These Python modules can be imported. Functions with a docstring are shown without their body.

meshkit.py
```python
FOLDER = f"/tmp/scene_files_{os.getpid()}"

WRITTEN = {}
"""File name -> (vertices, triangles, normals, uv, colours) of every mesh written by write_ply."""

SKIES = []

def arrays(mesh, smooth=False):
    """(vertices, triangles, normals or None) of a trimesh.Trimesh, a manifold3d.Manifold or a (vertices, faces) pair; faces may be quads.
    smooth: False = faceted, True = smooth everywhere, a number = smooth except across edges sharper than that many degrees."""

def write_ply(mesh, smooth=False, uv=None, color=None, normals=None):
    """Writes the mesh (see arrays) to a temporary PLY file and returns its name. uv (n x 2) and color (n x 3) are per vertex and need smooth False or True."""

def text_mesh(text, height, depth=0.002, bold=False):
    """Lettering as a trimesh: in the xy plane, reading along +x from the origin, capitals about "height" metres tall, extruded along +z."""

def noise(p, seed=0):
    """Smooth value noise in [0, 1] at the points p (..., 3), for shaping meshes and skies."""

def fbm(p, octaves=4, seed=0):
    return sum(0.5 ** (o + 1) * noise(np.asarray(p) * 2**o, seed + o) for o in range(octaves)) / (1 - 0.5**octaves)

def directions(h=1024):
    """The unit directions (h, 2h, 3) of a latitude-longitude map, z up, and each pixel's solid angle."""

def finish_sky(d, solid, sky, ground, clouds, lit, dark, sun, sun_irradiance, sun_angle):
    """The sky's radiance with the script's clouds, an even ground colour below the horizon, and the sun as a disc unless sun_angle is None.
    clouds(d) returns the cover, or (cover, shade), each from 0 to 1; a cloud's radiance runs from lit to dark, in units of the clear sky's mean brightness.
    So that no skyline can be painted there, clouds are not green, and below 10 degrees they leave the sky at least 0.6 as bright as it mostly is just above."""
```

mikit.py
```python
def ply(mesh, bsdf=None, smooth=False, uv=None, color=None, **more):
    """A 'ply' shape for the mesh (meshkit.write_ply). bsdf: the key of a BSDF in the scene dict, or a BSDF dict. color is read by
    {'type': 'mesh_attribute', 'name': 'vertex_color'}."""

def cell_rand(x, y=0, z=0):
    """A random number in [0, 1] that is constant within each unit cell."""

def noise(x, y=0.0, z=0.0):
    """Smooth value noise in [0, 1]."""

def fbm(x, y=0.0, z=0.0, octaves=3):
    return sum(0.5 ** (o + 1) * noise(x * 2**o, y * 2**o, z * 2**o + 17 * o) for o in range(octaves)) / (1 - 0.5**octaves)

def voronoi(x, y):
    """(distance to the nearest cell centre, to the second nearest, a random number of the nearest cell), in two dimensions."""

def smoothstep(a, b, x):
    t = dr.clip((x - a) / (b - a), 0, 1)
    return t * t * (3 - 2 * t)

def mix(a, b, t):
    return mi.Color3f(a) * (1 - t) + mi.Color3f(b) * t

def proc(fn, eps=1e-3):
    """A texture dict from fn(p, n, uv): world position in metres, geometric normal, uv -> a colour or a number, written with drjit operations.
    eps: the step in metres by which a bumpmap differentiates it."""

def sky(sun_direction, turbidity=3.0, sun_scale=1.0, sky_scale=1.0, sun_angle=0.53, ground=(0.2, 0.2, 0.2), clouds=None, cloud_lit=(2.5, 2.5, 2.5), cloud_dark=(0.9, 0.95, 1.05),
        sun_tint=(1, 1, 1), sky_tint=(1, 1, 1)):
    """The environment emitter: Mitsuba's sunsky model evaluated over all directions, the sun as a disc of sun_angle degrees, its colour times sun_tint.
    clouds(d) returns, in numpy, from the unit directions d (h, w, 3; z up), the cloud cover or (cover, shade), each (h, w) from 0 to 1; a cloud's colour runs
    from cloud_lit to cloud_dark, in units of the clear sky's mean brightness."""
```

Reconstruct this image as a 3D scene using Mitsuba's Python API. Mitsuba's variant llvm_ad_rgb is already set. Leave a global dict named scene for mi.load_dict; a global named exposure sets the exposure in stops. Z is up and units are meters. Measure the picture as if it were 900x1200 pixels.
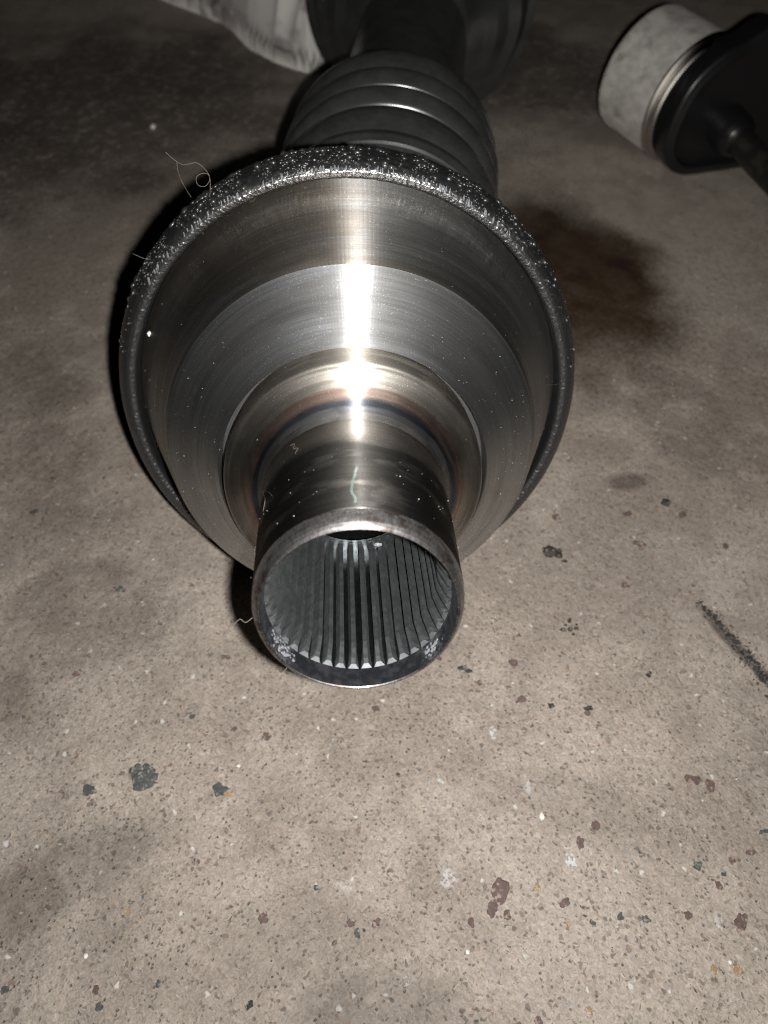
import math, random
import numpy as np, trimesh, drjit as dr, mitsuba as mi
import mikit, meshkit
from mikit import noise, fbm, voronoi, cell_rand, smoothstep, mix

random.seed(7)
rng = np.random.default_rng(7)
T = mi.ScalarTransform4f
MM = 1e-3
scene, labels = {}, {}

# ------------------------------------------------------------------ camera, lamp, exposure
PITCH = math.radians(51.13)
CAM = np.array([0, -71.78, 215.09]) * MM
FWD = np.array([0, math.cos(PITCH), -math.sin(PITCH)])
UP = np.array([0, math.sin(PITCH), math.cos(PITCH)])
RIGHT = np.array([1.0, 0, 0])
scene['camera'] = {
    'type': 'thinlens', 'fov': 2 * math.degrees(math.atan(450 / 905)), 'fov_axis': 'x',
    'aperture_radius': 0.00075, 'focus_distance': 0.172, 'near_clip': 0.01, 'far_clip': 20.0,
    'to_world': T().look_at(origin=CAM.tolist(), target=(CAM + FWD).tolist(), up=UP.tolist())}
exposure = 0.0
# the flash of the phone that took the picture, beside its lens: the only light there was
FLASH = CAM + RIGHT * 9.8 * MM - UP * 3 * MM
BEAM = math.cos(math.radians(20)) * FWD + math.sin(math.radians(20)) * UP
scene['flash_lamp'] = {
    'type': 'disk', 'to_world': T().look_at(origin=FLASH.tolist(), target=(FLASH + BEAM).tolist(), up=UP.tolist()) @ T().scale(0.0022),
    'emitter': {'type': 'area', 'radiance': {'type': 'rgb', 'value': [20800, 20300, 19500]}}}
labels['flash_lamp'] = {'label': 'small round white flash lamp beside the camera lens', 'category': 'lamp'}


# ------------------------------------------------------------------ helpers
def say(key, label=None, category=None, group=None, kind=None):
    labels[key] = {k: v for k, v in dict(label=label, category=category, group=group, kind=kind).items() if v}


USED = {}


def key_for(base):
    n = USED.get(base, -1) + 1
    USED[base] = n
    return base if n == 0 else f'{base}_{n:03d}'


def rot_x(t):
    c, s = math.cos(t), math.sin(t)
    return np.array([[1, 0, 0], [0, c, -s], [0, s, c]])


def rot_z(t):
    c, s = math.cos(t), math.sin(t)
    return np.array([[c, -s, 0], [s, c, 0], [0, 0, 1]])


HUB = np.array([-4.4, 0, 97.21])
AX = rot_x(math.radians(-20)) @ rot_z(math.radians(3))


def to_world_mm(p):
    """axle coordinates in mm (x right, y along the axle away from the viewer, z up) to world metres"""
    return (HUB + np.asarray(p, float) @ AX.T) * MM


def frame_to_world(origin, d, up=(0, 0, 1)):
    """a function from lathe coordinates (y along d) to world metres; origin in mm"""
    d = np.asarray(d, float) / np.linalg.norm(d)
    x = np.cross(d, up); x /= np.linalg.norm(x)
    z = np.cross(x, d)
    m = np.stack([x, d, z], 1)
    return lambda p: (np.asarray(origin, float) + np.asarray(p, float) @ m.T) * MM


def densify(profile, step, hard=28.0):
    """profile [(y, r)] in mm -> rows (y, r, arc length, starts a new smooth band)"""
    p = np.asarray(profile, float)
    rows, s = [], 0.0
    for i in range(len(p) - 1):
        a, b = p[i], p[i + 1]
        length = np.linalg.norm(b - a)
        n = max(1, int(round(length / step)))
        new = i == 0
        if i > 0:
            d0 = p[i] - p[i - 1]
            ang = math.degrees(abs(math.atan2(d0[0] * (b - a)[1] - d0[1] * (b - a)[0], float(d0 @ (b - a)))))
            new = ang > hard
        if new:
            rows.append((a[0], a[1], s, True))
        for k in range(1, n + 1):
            q = a + (b - a) * k / n
            rows.append((q[0], q[1], s + length * k / n, False))
        s += length
    return rows


def lathe(profile, place, step=1.0, n=256, jitter=0.0, displace=None, hard=28.0, seed=1):
    """surface of revolution with uv (angle, arc length in metres); returns (mesh, uv)"""
    rows = densify(profile, step, hard)
    R = np.random.default_rng(seed)
    th = np.linspace(0, 2 * math.pi, n + 1) - math.pi / 2
    V, UV, F = [], [], []
    last = 0.0
    for i, (y, r, s, new) in enumerate(rows):
        if not new:
            last = R.normal() * jitter
        rr = np.full(n + 1, r + (last if jitter else 0.0))
        yy = np.full(n + 1, y)
        if displace is not None:
            dr_, dy_ = displace(th, y, r, s)
            rr, yy = rr + dr_, yy + dy_
        V.append(np.stack([rr * np.cos(th), yy, rr * np.sin(th)], 1))
        UV.append(np.stack([np.linspace(0, 1, n + 1), np.full(n + 1, s * MM)], 1))
        if i and not new:
            a = (i - 1) * (n + 1) + np.arange(n)
            b = i * (n + 1) + np.arange(n)
            F.append(np.stack([a, b, b + 1, a + 1], 1))
    V, UV, F = place(np.vstack(V)), np.vstack(UV), np.vstack(F)
    F = np.vstack([F[:, [0, 1, 2]], F[:, [0, 2, 3]]])
    return trimesh.Trimesh(V, F, process=False), UV


def put_lathe(key, profile, bsdf, place, **kw):
    mesh, uv = lathe(profile, place, **kw)
    scene[key] = mikit.ply(mesh, bsdf, smooth=True, uv=uv)


def tube(points, radius, sides=6):
    p = np.asarray(points, float)
    t = np.gradient(p, axis=0)
    t /= np.linalg.norm(t, axis=1, keepdims=True) + 1e-12
    a = np.cross(t, np.where(np.abs(t[:, 2:]) < 0.9, [0, 0, 1.0], [1.0, 0, 0]))
    a /= np.linalg.norm(a, axis=1, keepdims=True) + 1e-12
    b = np.cross(t, a)
    ang = np.arange(sides) * 2 * np.pi / sides
    rad = np.broadcast_to(radius, (len(p),))
    v = p[:, None] + rad[:, None, None] * (np.cos(ang)[None, :, None] * a[:, None] + np.sin(ang)[None, :, None] * b[:, None])
    i, j = np.meshgrid(np.arange(len(p) - 1), np.arange(sides), indexing='ij')
    q = np.stack([i * sides + j, i * sides + (j + 1) % sides, (i + 1) * sides + (j + 1) % sides, (i + 1) * sides + j], -1).reshape(-1, 4)
    f = np.vstack([q[:, [0, 1, 2]], q[:, [0, 2, 3]]])
    caps = [[0, k + 1, k] for k in range(1, sides - 1)]
    e = (len(p) - 1) * sides
    caps += [[e, e + k, e + k + 1] for k in range(1, sides - 1)]
    return trimesh.Trimesh(v.reshape(-1, 3), np.vstack([f, caps]), process=False)


def spline_curve(ctrl, n=60):
    """Catmull-Rom through the control points"""
    c = np.asarray(ctrl, float)
    c = np.vstack([2 * c[0] - c[1], c, 2 * c[-1] - c[-2]])
    out = []
    seg = len(c) - 3
    for k in np.linspace(0, seg - 1e-6, n):
        i = int(k); t = k - i
        p0, p1, p2, p3 = c[i:i + 4]
        out.append(0.5 * (2 * p1 + (p2 - p0) * t + (2 * p0 - 5 * p1 + 4 * p2 - p3) * t * t + (3 * p1 - p0 - 3 * p2 + p3) * t ** 3))
    return np.array(out)


def pebble(size, seed, sub=1, rough=0.25):
    """an irregular lump, size = half extents in mm"""
    m = trimesh.creation.icosphere(subdivisions=sub)
    v = m.vertices
    k = 1 + rough * 2 * (meshkit.fbm(v * 1.7 + seed * 13.7, 2, seed) - 0.5)
    m.vertices = v * k[:, None] * np.asarray(size)
    return m


# ------------------------------------------------------------------ materials
def metal(key, colour, fine, coarse, share, tint=None, dull=None, polish=0.45):
    """turned steel: a lobe stretched across the turning marks and a wide one from fine scratches, mixed by patches of handling marks"""
    def blend(which):
        def fn(p, n, uv):
            a, s = uv.x, uv.y
            ring = noise(s * 4300, a * 22) * 0.55 + noise(s * 1700 + 40, a * 9, 9) * 0.45
            smear = fbm(a * 14, s * 240 + 5, 2.0, 4)
            c = mi.Color3f(*colour) if tint is None else tint(a, s)
            spark = smoothstep(0.86, 0.93, noise(a * 1100, s * 6000, 4.0))  # scattered glints painted into the reflectance as bright dots
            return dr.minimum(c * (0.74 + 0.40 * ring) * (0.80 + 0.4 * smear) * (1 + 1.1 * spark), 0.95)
        return fn
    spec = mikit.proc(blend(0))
    def w(p, n, uv):
        v = share * (0.7 + 0.6 * fbm(uv.x * 18 + 7, uv.y * 140, 1.0, 4))
        return dr.clip(v if dull is None else v + dull(uv.x, uv.y), 0.02, 0.98)
    rough = {'type': 'roughconductor', 'material': 'none', 'specular_reflectance': spec}
    turned = {'type': 'blendbsdf', 'weight': mikit.proc(w),
              'a': {**rough, 'distribution': 'ggx', 'alpha_u': fine[0], 'alpha_v': fine[1]},
              'c': {**rough, 'distribution': 'ggx', 'alpha_u': coarse[0], 'alpha_v': coarse[1]}}
    scene[key] = {'type': 'twosided', 'b': {'type': 'blendbsdf', 'weight': polish, 'a': turned, 'c': {**rough, 'distribution': 'ggx', 'alpha': 0.13}}}


def oily_rub(a, s):          # brown oil film wiped round the turned barrel
    film = smoothstep(0.50, 0.72, fbm(a * 9 + 3, s * 60 + 2, 5.0, 4))
    return mix((0.47, 0.46, 0.445), (0.36, 0.30, 0.235), film * 0.6)


def temper(a, s):            # heat colours left by welding run in rings: straw, purple, blue
    w = s * 1000 + 3.4 * (fbm(a * 9, s * 500, 1.0, 4) - 0.5)
    c = mix((0.42, 0.41, 0.40), (0.34, 0.35, 0.37), smoothstep(1.5, 3.0, w))
    c = mix(c, (0.13, 0.14, 0.17), smoothstep(3.5, 5.0, w))
    c = mix(c, (0.42, 0.31, 0.26), smoothstep(6.0, 7.5, w))
    c = mix(c, (0.44, 0.41, 0.365), smoothstep(8.0, 9.5, w))
    return c


def tube_film(a, s):         # dark oil film on the hub's tube, base end painted bright as highlight zone
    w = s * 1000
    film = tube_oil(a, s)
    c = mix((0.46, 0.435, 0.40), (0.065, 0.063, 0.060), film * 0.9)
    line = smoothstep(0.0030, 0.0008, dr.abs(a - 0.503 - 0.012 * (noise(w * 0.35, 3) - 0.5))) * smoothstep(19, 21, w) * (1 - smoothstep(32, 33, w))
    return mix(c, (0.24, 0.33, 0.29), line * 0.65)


def smudge(a, s):            # thin oil and finger marks
    return smoothstep(0.47, 0.66, fbm(a * 9 + 2, s * 130 + 9, 8.0, 5))


def handled(a, s):
    return mix((0.57, 0.575, 0.575), (0.30, 0.315, 0.335), 0.7 * smudge(a, s))


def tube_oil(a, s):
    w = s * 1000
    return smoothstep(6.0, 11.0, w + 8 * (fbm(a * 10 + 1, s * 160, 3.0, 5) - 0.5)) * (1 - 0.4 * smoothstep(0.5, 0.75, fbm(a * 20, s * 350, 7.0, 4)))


def rim_wear(a, s):          # scratched, slightly rusty rim
    g = noise(a * 700, s * 1500, 2.0)
    rust = smoothstep(0.58, 0.72, fbm(a * 60, s * 700, 4.0, 4))
    return mix((0.50, 0.48, 0.475), (0.24, 0.165, 0.13), 0.7 * rust) * (0.55 + 0.6 * g)


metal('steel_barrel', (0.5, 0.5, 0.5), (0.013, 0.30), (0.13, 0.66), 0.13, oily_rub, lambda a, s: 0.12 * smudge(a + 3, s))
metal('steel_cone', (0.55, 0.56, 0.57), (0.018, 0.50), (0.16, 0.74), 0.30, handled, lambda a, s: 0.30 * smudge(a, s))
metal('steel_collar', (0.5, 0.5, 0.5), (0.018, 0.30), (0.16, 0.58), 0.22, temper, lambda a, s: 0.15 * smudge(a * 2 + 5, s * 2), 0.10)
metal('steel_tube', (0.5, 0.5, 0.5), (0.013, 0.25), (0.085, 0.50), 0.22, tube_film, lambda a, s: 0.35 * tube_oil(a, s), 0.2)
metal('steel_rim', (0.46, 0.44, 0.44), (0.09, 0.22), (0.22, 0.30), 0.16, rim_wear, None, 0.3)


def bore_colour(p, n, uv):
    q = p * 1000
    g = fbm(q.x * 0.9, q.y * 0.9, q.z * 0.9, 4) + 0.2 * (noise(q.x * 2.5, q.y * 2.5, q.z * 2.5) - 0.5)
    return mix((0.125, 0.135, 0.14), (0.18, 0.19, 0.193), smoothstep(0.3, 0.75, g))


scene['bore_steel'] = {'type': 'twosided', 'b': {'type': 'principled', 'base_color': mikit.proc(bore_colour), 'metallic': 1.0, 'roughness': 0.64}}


def chamfer_colour(p, n, uv):
    q = p * 1000
    g = fbm(q.x * 0.8, q.y * 0.8, q.z * 0.8, 4)
    c = mix((0.06, 0.066, 0.078), (0.14, 0.145, 0.165), smoothstep(0.35, 0.75, g))
    a, m = uv.x, fbm(uv.x * 60, uv.y * 800, 3.0, 4)
    crust = dr.maximum(smoothstep(0.045, 0.015, dr.abs(a - 0.842) + 0.06 * (m - 0.45)), 0.8 * smoothstep(0.035, 0.010, dr.abs(a - 0.146) + 0.06 * (m - 0.45)))
    c = mix(c, (0.42, 0.43, 0.46), 0.9 * crust * smoothstep(0.35, 0.6, fbm(q.x * 2.2, q.y * 2.2, q.z * 2.2, 3)))
    return mix(c, (0.22, 0.14, 0.115), 0.35 * smoothstep(0.5, 0.8, fbm(q.x * 0.5 + 9, q.y * 0.5, q.z * 0.5, 3)))


scene['chamfer_steel'] = {'type': 'twosided', 'b': {'type': 'principled', 'base_color': mikit.proc(chamfer_colour), 'metallic': 0.85, 'roughness': 0.30}}


def grease_relief(p, n, uv):
    q = p * 1000
    return 0.00012 * (noise(q.x * 1.5, q.y * 1.1, q.z * 1.5) + 0.6 * noise(q.x * 3.3, q.y * 2.4, q.z * 3.3 + 5))


scene['greasy_rubber'] = {'type': 'twosided', 'b': {'type': 'bumpmap', 'bump': mikit.proc(grease_relief, 1.2e-4), 'scale': 1.0,
                          'b': {'type': 'principled', 'base_color': {'type': 'rgb', 'value': [0.010, 0.0103, 0.0107]}, 'roughness': 0.33, 'specular': 0.9, 'clearcoat': 0.6, 'clearcoat_gloss': 0.85}}}
scene['grease_dark'] = {'type': 'twosided', 'b': {'type': 'principled', 'base_color': {'type': 'rgb', 'value': [0.014, 0.0145, 0.015]}, 'roughness': 0.40, 'specular': 1.0, 'clearcoat': 0.6}}
scene['grease'] = {'type': 'twosided', 'b': {'type': 'principled', 'base_color': {'type': 'rgb', 'value': [0.10, 0.11, 0.12]}, 'roughness': 0.12, 'specular': 1.0, 'clearcoat': 0.6}}


def rubber_colour(p, n, uv):
    q = p * 1000
    g = fbm(q.x * 0.12, q.y * 0.12, q.z * 0.12, 4)
    d = fbm(q.x * 0.7, q.y * 0.7, q.z * 0.7 + 4, 3)
    c = mix((0.016, 0.017, 0.017), (0.040, 0.042, 0.041), smoothstep(0.2, 0.8, g) * 0.5 + 0.5 * d)
    return c


scene['rubber'] = {'type': 'twosided', 'b': {'type': 'principled', 'base_color': mikit.proc(rubber_colour), 'roughness': 0.27, 'specular': 1.0}}
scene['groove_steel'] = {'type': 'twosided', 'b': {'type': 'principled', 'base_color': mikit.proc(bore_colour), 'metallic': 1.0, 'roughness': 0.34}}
scene['black_gloss'] = {'type': 'twosided', 'b': {'type': 'principled', 'base_color': {'type': 'rgb', 'value': [0.009, 0.009, 0.010]}, 'roughness': 0.33, 'specular': 0.6}}


def paint_band(p, n, uv):
    q = p * 1000
    return mix((0.14, 0.14, 0.145), (0.30, 0.30, 0.31), fbm(q.x * 0.6, q.y * 0.6, q.z * 0.6, 3))


scene['clamp_steel'] = {'type': 'twosided', 'b': {'type': 'principled', 'base_color': mikit.proc(paint_band), 'metallic': 0.8, 'roughness': 0.38}}


def cast_colour(p, n, uv):
    q = p * 1000
    a = fbm(q.x * 0.24, q.y * 0.24, q.z * 0.24, 4)
    b = smoothstep(0.52, 0.80, fbm(q.x * 0.12 + 7, q.y * 0.12, q.z * 0.12, 5) + 0.10 * (noise(q.x * 0.8, q.y * 0.8, q.z * 0.8) - 0.5) + 0.12 * (noise(q.x * 2.1, q.y * 2.1, q.z * 2.1) - 0.5))
    c = mix((0.45, 0.43, 0.40), (0.64, 0.61, 0.57), smoothstep(0.25, 0.75, a))
    return mix(c, (0.22, 0.22, 0.21), b * 0.7)


scene['cast_metal'] = {'type': 'twosided', 'b': {'type': 'principled', 'base_color': mikit.proc(cast_colour), 'metallic': 0.1, 'roughness': 0.6}}
scene['bright_rim'] = {'type': 'twosided', 'b': {'type': 'roughconductor', 'material': 'none', 'alpha': 0.3, 'specular_reflectance': {'type': 'rgb', 'value': [0.72, 0.68, 0.62]}}}


def rod_colour(p, n, uv):
    q = p * 1000
    return mix((0.018, 0.017, 0.015), (0.038, 0.032, 0.026), smoothstep(0.4, 0.65, fbm(q.x * 0.2, q.y * 0.2, q.z * 0.2, 4)))


scene['rod_steel'] = {'type': 'twosided', 'b': {'type': 'principled', 'base_color': mikit.proc(rod_colour), 'roughness': 0.45, 'metallic': 0.3}}


def cloth_colour(p, n, uv):
    q = p * 1000
    a = fbm(q.x * 0.03, q.y * 0.03, q.z * 0.03, 4)
    c = mix((0.76, 0.74, 0.70), (0.86, 0.84, 0.80), a)
    soil = smoothstep(0.52, 0.66, fbm(q.x * 0.045 + 3, q.y * 0.02, q.z * 0.05, 4))
    return mix(c, (0.33, 0.28, 0.28), 0.75 * soil)


scene['cloth'] = {'type': 'twosided', 'b': {'type': 'principled', 'base_color': mikit.proc(cloth_colour), 'roughness': 0.9, 'sheen': 0.3}}
scene['lint'] = {'type': 'twosided', 'b': {'type': 'diffuse', 'reflectance': {'type': 'rgb', 'value': [0.20, 0.18, 0.15]}}}
scene['dust_grey'] = {'type': 'twosided', 'b': {'type': 'diffuse', 'reflectance': {'type': 'rgb', 'value': [0.36, 0.35, 0.33]}}}
scene['white_mineral'] = {'type': 'twosided', 'b': {'type': 'principled', 'base_color': {'type': 'rgb', 'value': [0.78, 0.76, 0.72]}, 'roughness': 0.4}}
scene['pale_residue'] = {'type': 'twosided', 'b': {'type': 'principled', 'base_color': {'type': 'rgb', 'value': [0.19, 0.195, 0.215]}, 'roughness': 0.4, 'specular': 0.7}}
STONE_TONES = {'stone_maroon': ((0.095, 0.062, 0.058), (0.15, 0.10, 0.09)), 'stone_slate': ((0.045, 0.05, 0.05), (0.10, 0.105, 0.10)),
               'stone_black': ((0.012, 0.012, 0.012), (0.04, 0.038, 0.034)), 'stone_ochre': ((0.26, 0.17, 0.095), (0.34, 0.24, 0.14)), 'stone_grey': ((0.17, 0.155, 0.14), (0.26, 0.235, 0.21))}
for name, (lo, hi) in STONE_TONES.items():
    def stone_fn(p, n, uv, lo=lo, hi=hi):
        q = p * 1000
        return mix(lo, hi, fbm(q.x * 1.1, q.y * 1.1, q.z * 1.1, 4)) * (0.75 + 0.5 * noise(q.x * 4.5, q.y * 4.5, q.z * 4.5)) + mi.Color3f(0.20, 0.17, 0.14) * smoothstep(0.54, 0.70, fbm(q.x * 1.3 + 3, q.y * 1.3, q.z * 1.3, 4))
    scene[name] = {'type': 'twosided', 'b': {'type': 'principled', 'base_color': mikit.proc(stone_fn), 'roughness': 0.7}}

# oil, grime and rust marks on the slab: x, y, half-widths (mm), angle, strength
OIL = [(90, 244, 46, 76, 0.25, 1.25), (76, 230, 38, 66, 0.2, 1.1), (-30, 150, 60, 40, 0.0, 0.55)]
GRIME = [(-125, 120, 22, 30, 0.3, 0.5), (-150, 170, 34, 26, 0, 0.55), (-105, 68, 20, 12, 0.4, 0.5), (-118, 30, 16, 24, 0.2, 0.45), (-70, 150, 24, 16, 0.3, 0.35), (-2, -50, 22, 12, 0.1, 0.5), (120, 150, 20, 30, 0, 0.35), (118, 5, 16, 10, 0, 0.3), (-200, 430, 165, 128, 0.2, 0.95), (60, 480, 130, 95, 0.0, 0.85), (-110, 95, 32, 16, 0.5, 0.35), (-85, -20, 30, 9, 0.5, 0.45), (-95, 50, 34, 14, 0.3, 0.4),  # two widest: far stains, strengthened to darken the far floor
         (-20, -35, 20, 12, 0, 0.3), (60, -5, 26, 9, -0.4, 0.3), (110, 48, 20, 2.4, -1.05, 0.9), (90, 116, 10, 5, 0.2, 0.75), (140, 130, 30, 10, 0.3, 0.3), (-120, 190, 40, 14, -0.2, 0.4)]

CHALK = [(48.8, -15.7, 1.4, 3.0, 0.2, 0.9), (15.9, -19.9, 2.6, 2.6, 0, 0.65), (31.7, 18.8, 1.0, 2.2, 0.1, 0.8), (40, 4, 0.9, 3.2, 0.1, 0.6), (28, 38, 1.0, 2.6, 0, 0.4), (-10, -22, 2.4, 1.6, 0.4, 0.35), (84, -30, 1.0, 1.8, 0, 0.5), (62, 18, 1.6, 1.0, 0, 0.3)]


def blotches(x, y, spots, w):
    out = mi.Float(0)
    for cx, cy, rx, ry, a, s in spots:
        c, n = math.cos(a), math.sin(a)
        u, v = ((x - cx) * c + (y - cy) * n) / rx, (-(x - cx) * n + (y - cy) * c) / ry
        d = dr.sqrt(u * u + v * v) + w
        out = dr.maximum(out, s * smoothstep(1.22, 0.60, d))
    return out


def floor_colour(p, n, uv):
    x, y = p.x * 1000, p.y * 1000
    wx, wy = x + 1.1 * (noise(x * 0.9, y * 0.9, 2) - 0.5), y + 1.1 * (noise(x * 0.9, y * 0.9, 8) - 0.5)
    big = fbm(x * 0.013 + 4, y * 0.013, 1.0, 4)
    mid = fbm(x * 0.09, y * 0.09, 6.0, 4)
    c = mix((0.256, 0.217, 0.184), (0.382, 0.332, 0.285), smoothstep(0.3, 0.7, 0.55 * big + 0.45 * mid))
    # sand grains
    d1, d2, k = voronoi(wx * 1.1, wy * 1.1)
    g = smoothstep(0.03, 0.16, d2 - d1)
    tone = dr.select(k < 0.05, 0.70, dr.select(k < 0.30, 0.86, dr.select(k > 0.90, 1.20, 0.92 + 0.16 * k)))
    grain = c * tone
    grain = dr.select(k > 0.965, mix(grain, (0.34, 0.24, 0.17), 0.4), grain)
    grain = dr.select((k > 0.10) & (k < 0.118), mi.Color3f(0.16, 0.115, 0.10), grain)
    c = mix(c * 1.06, grain, g * 0.75)
    # finer sand between
    e1, e2, k2 = voronoi(wx * 2.1 + 40, wy * 2.1)
    c = c * (0.80 + 0.30 * k2 + 0.22 * (noise(x * 4.3, y * 4.3, 2) - 0.5) + 0.10 * noise(x * 1.7, y * 1.7, 5)) * dr.select((k2 < 0.04) & (e1 < 0.4), 0.6, 1.0)
    # sparse dark and pale gravel in the cement
    a1, a2, k3 = voronoi(wx * 0.42 + 9, wy * 0.42 + 3)
    r3 = 0.08 + 0.16 * cell_rand(k3 * 9999, 4)
    inside = smoothstep(r3 + 0.05, r3 - 0.04, a1 + 0.16 * (noise(x * 2.2, y * 2.2, 4) - 0.5))
    stone = dr.select(k3 < 0.32, mi.Color3f(0.075, 0.07, 0.065), dr.select(k3 < 0.5, mi.Color3f(0.16, 0.11, 0.095), dr.select(k3 < 0.58, mi.Color3f(0.33, 0.32, 0.31), mi.Color3f(0.25, 0.205, 0.165))))
    c = mix(c, stone, inside * dr.select((k3 < 0.13) | (k3 > 0.32) & (k3 < 0.42) | (k3 > 0.5) & (k3 < 0.66), 0.62, 0.0))
    # pits, with the shade of their hollows painted into the colour
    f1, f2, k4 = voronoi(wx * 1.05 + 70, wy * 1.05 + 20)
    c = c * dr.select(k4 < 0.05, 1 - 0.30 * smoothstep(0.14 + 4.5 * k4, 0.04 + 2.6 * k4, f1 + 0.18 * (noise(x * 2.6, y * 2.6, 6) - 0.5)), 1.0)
    # chalky flecks
    h1, h2, k5 = voronoi(wx * 0.12 + 3, wy * 0.12 + 33)
    c = mix(c, (0.62, 0.62, 0.60), 0.8 * dr.select(k5 < 0.2, smoothstep(0.11, 0.05, h1 + 0.05 * noise(x * 1.5, y * 1.5, 7)), 0.0))
    # chalk rubbed off on the slab
    chalk = blotches(x, y, CHALK, 1.1 * (fbm(x * 0.5, y * 0.5, 3.0, 4) - 0.5)) * smoothstep(0.40, 0.62, fbm(x * 1.6, y * 1.6, 9.0, 3))
    c = mix(c, (0.60, 0.60, 0.60), chalk)
    # oil soaked in and grime trodden in
    wob = 0.55 * (fbm(x * 0.03, y * 0.03, 11.0, 3) - 0.5) + 0.12 * (noise(x * 0.9, y * 0.9, 3) - 0.5)
    c = c * (1 - blotches(x, y, OIL, wob) * (mi.Color3f(0.69, 0.72, 0.75) + 0.2 * (mid - 0.5)))
    grime = blotches(x, y, GRIME, 1.4 * wob) * smoothstep(0.15, 0.6, fbm(x * 0.3, y * 0.3, 5.0, 4) + 0.2 * k2)
    return mix(dr.maximum(c, 0.012), c * mi.Color3f(0.36, 0.35, 0.35), grime)


def floor_relief(p, n, uv):
    x, y = p.x * 1000, p.y * 1000
    d1, d2, k = voronoi(x * 1.1, y * 1.1)
    f1, f2, k4 = voronoi(x * 1.05 + 70, y * 1.05 + 20)
    pit = dr.select(k4 < 0.05, smoothstep(0.36, 0.12, f1), 0.0)
    return MM * (0.10 * smoothstep(0.0, 0.3, d2 - d1) * (k - 0.35) + 0.10 * noise(x * 2.3, y * 2.3) + 0.25 * noise(x * 0.5, y * 0.5) - 0.5 * pit)


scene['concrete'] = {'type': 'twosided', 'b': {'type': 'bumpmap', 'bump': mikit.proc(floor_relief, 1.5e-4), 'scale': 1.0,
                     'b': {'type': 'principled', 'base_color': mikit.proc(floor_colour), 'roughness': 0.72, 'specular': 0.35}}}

# ------------------------------------------------------------------ the floor
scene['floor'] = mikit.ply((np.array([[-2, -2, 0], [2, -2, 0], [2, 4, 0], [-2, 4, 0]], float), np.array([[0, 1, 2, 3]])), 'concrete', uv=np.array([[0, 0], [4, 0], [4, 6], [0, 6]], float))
say('floor', 'bare beige concrete floor with sand, gravel and oil stains', kind='structure')

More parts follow.
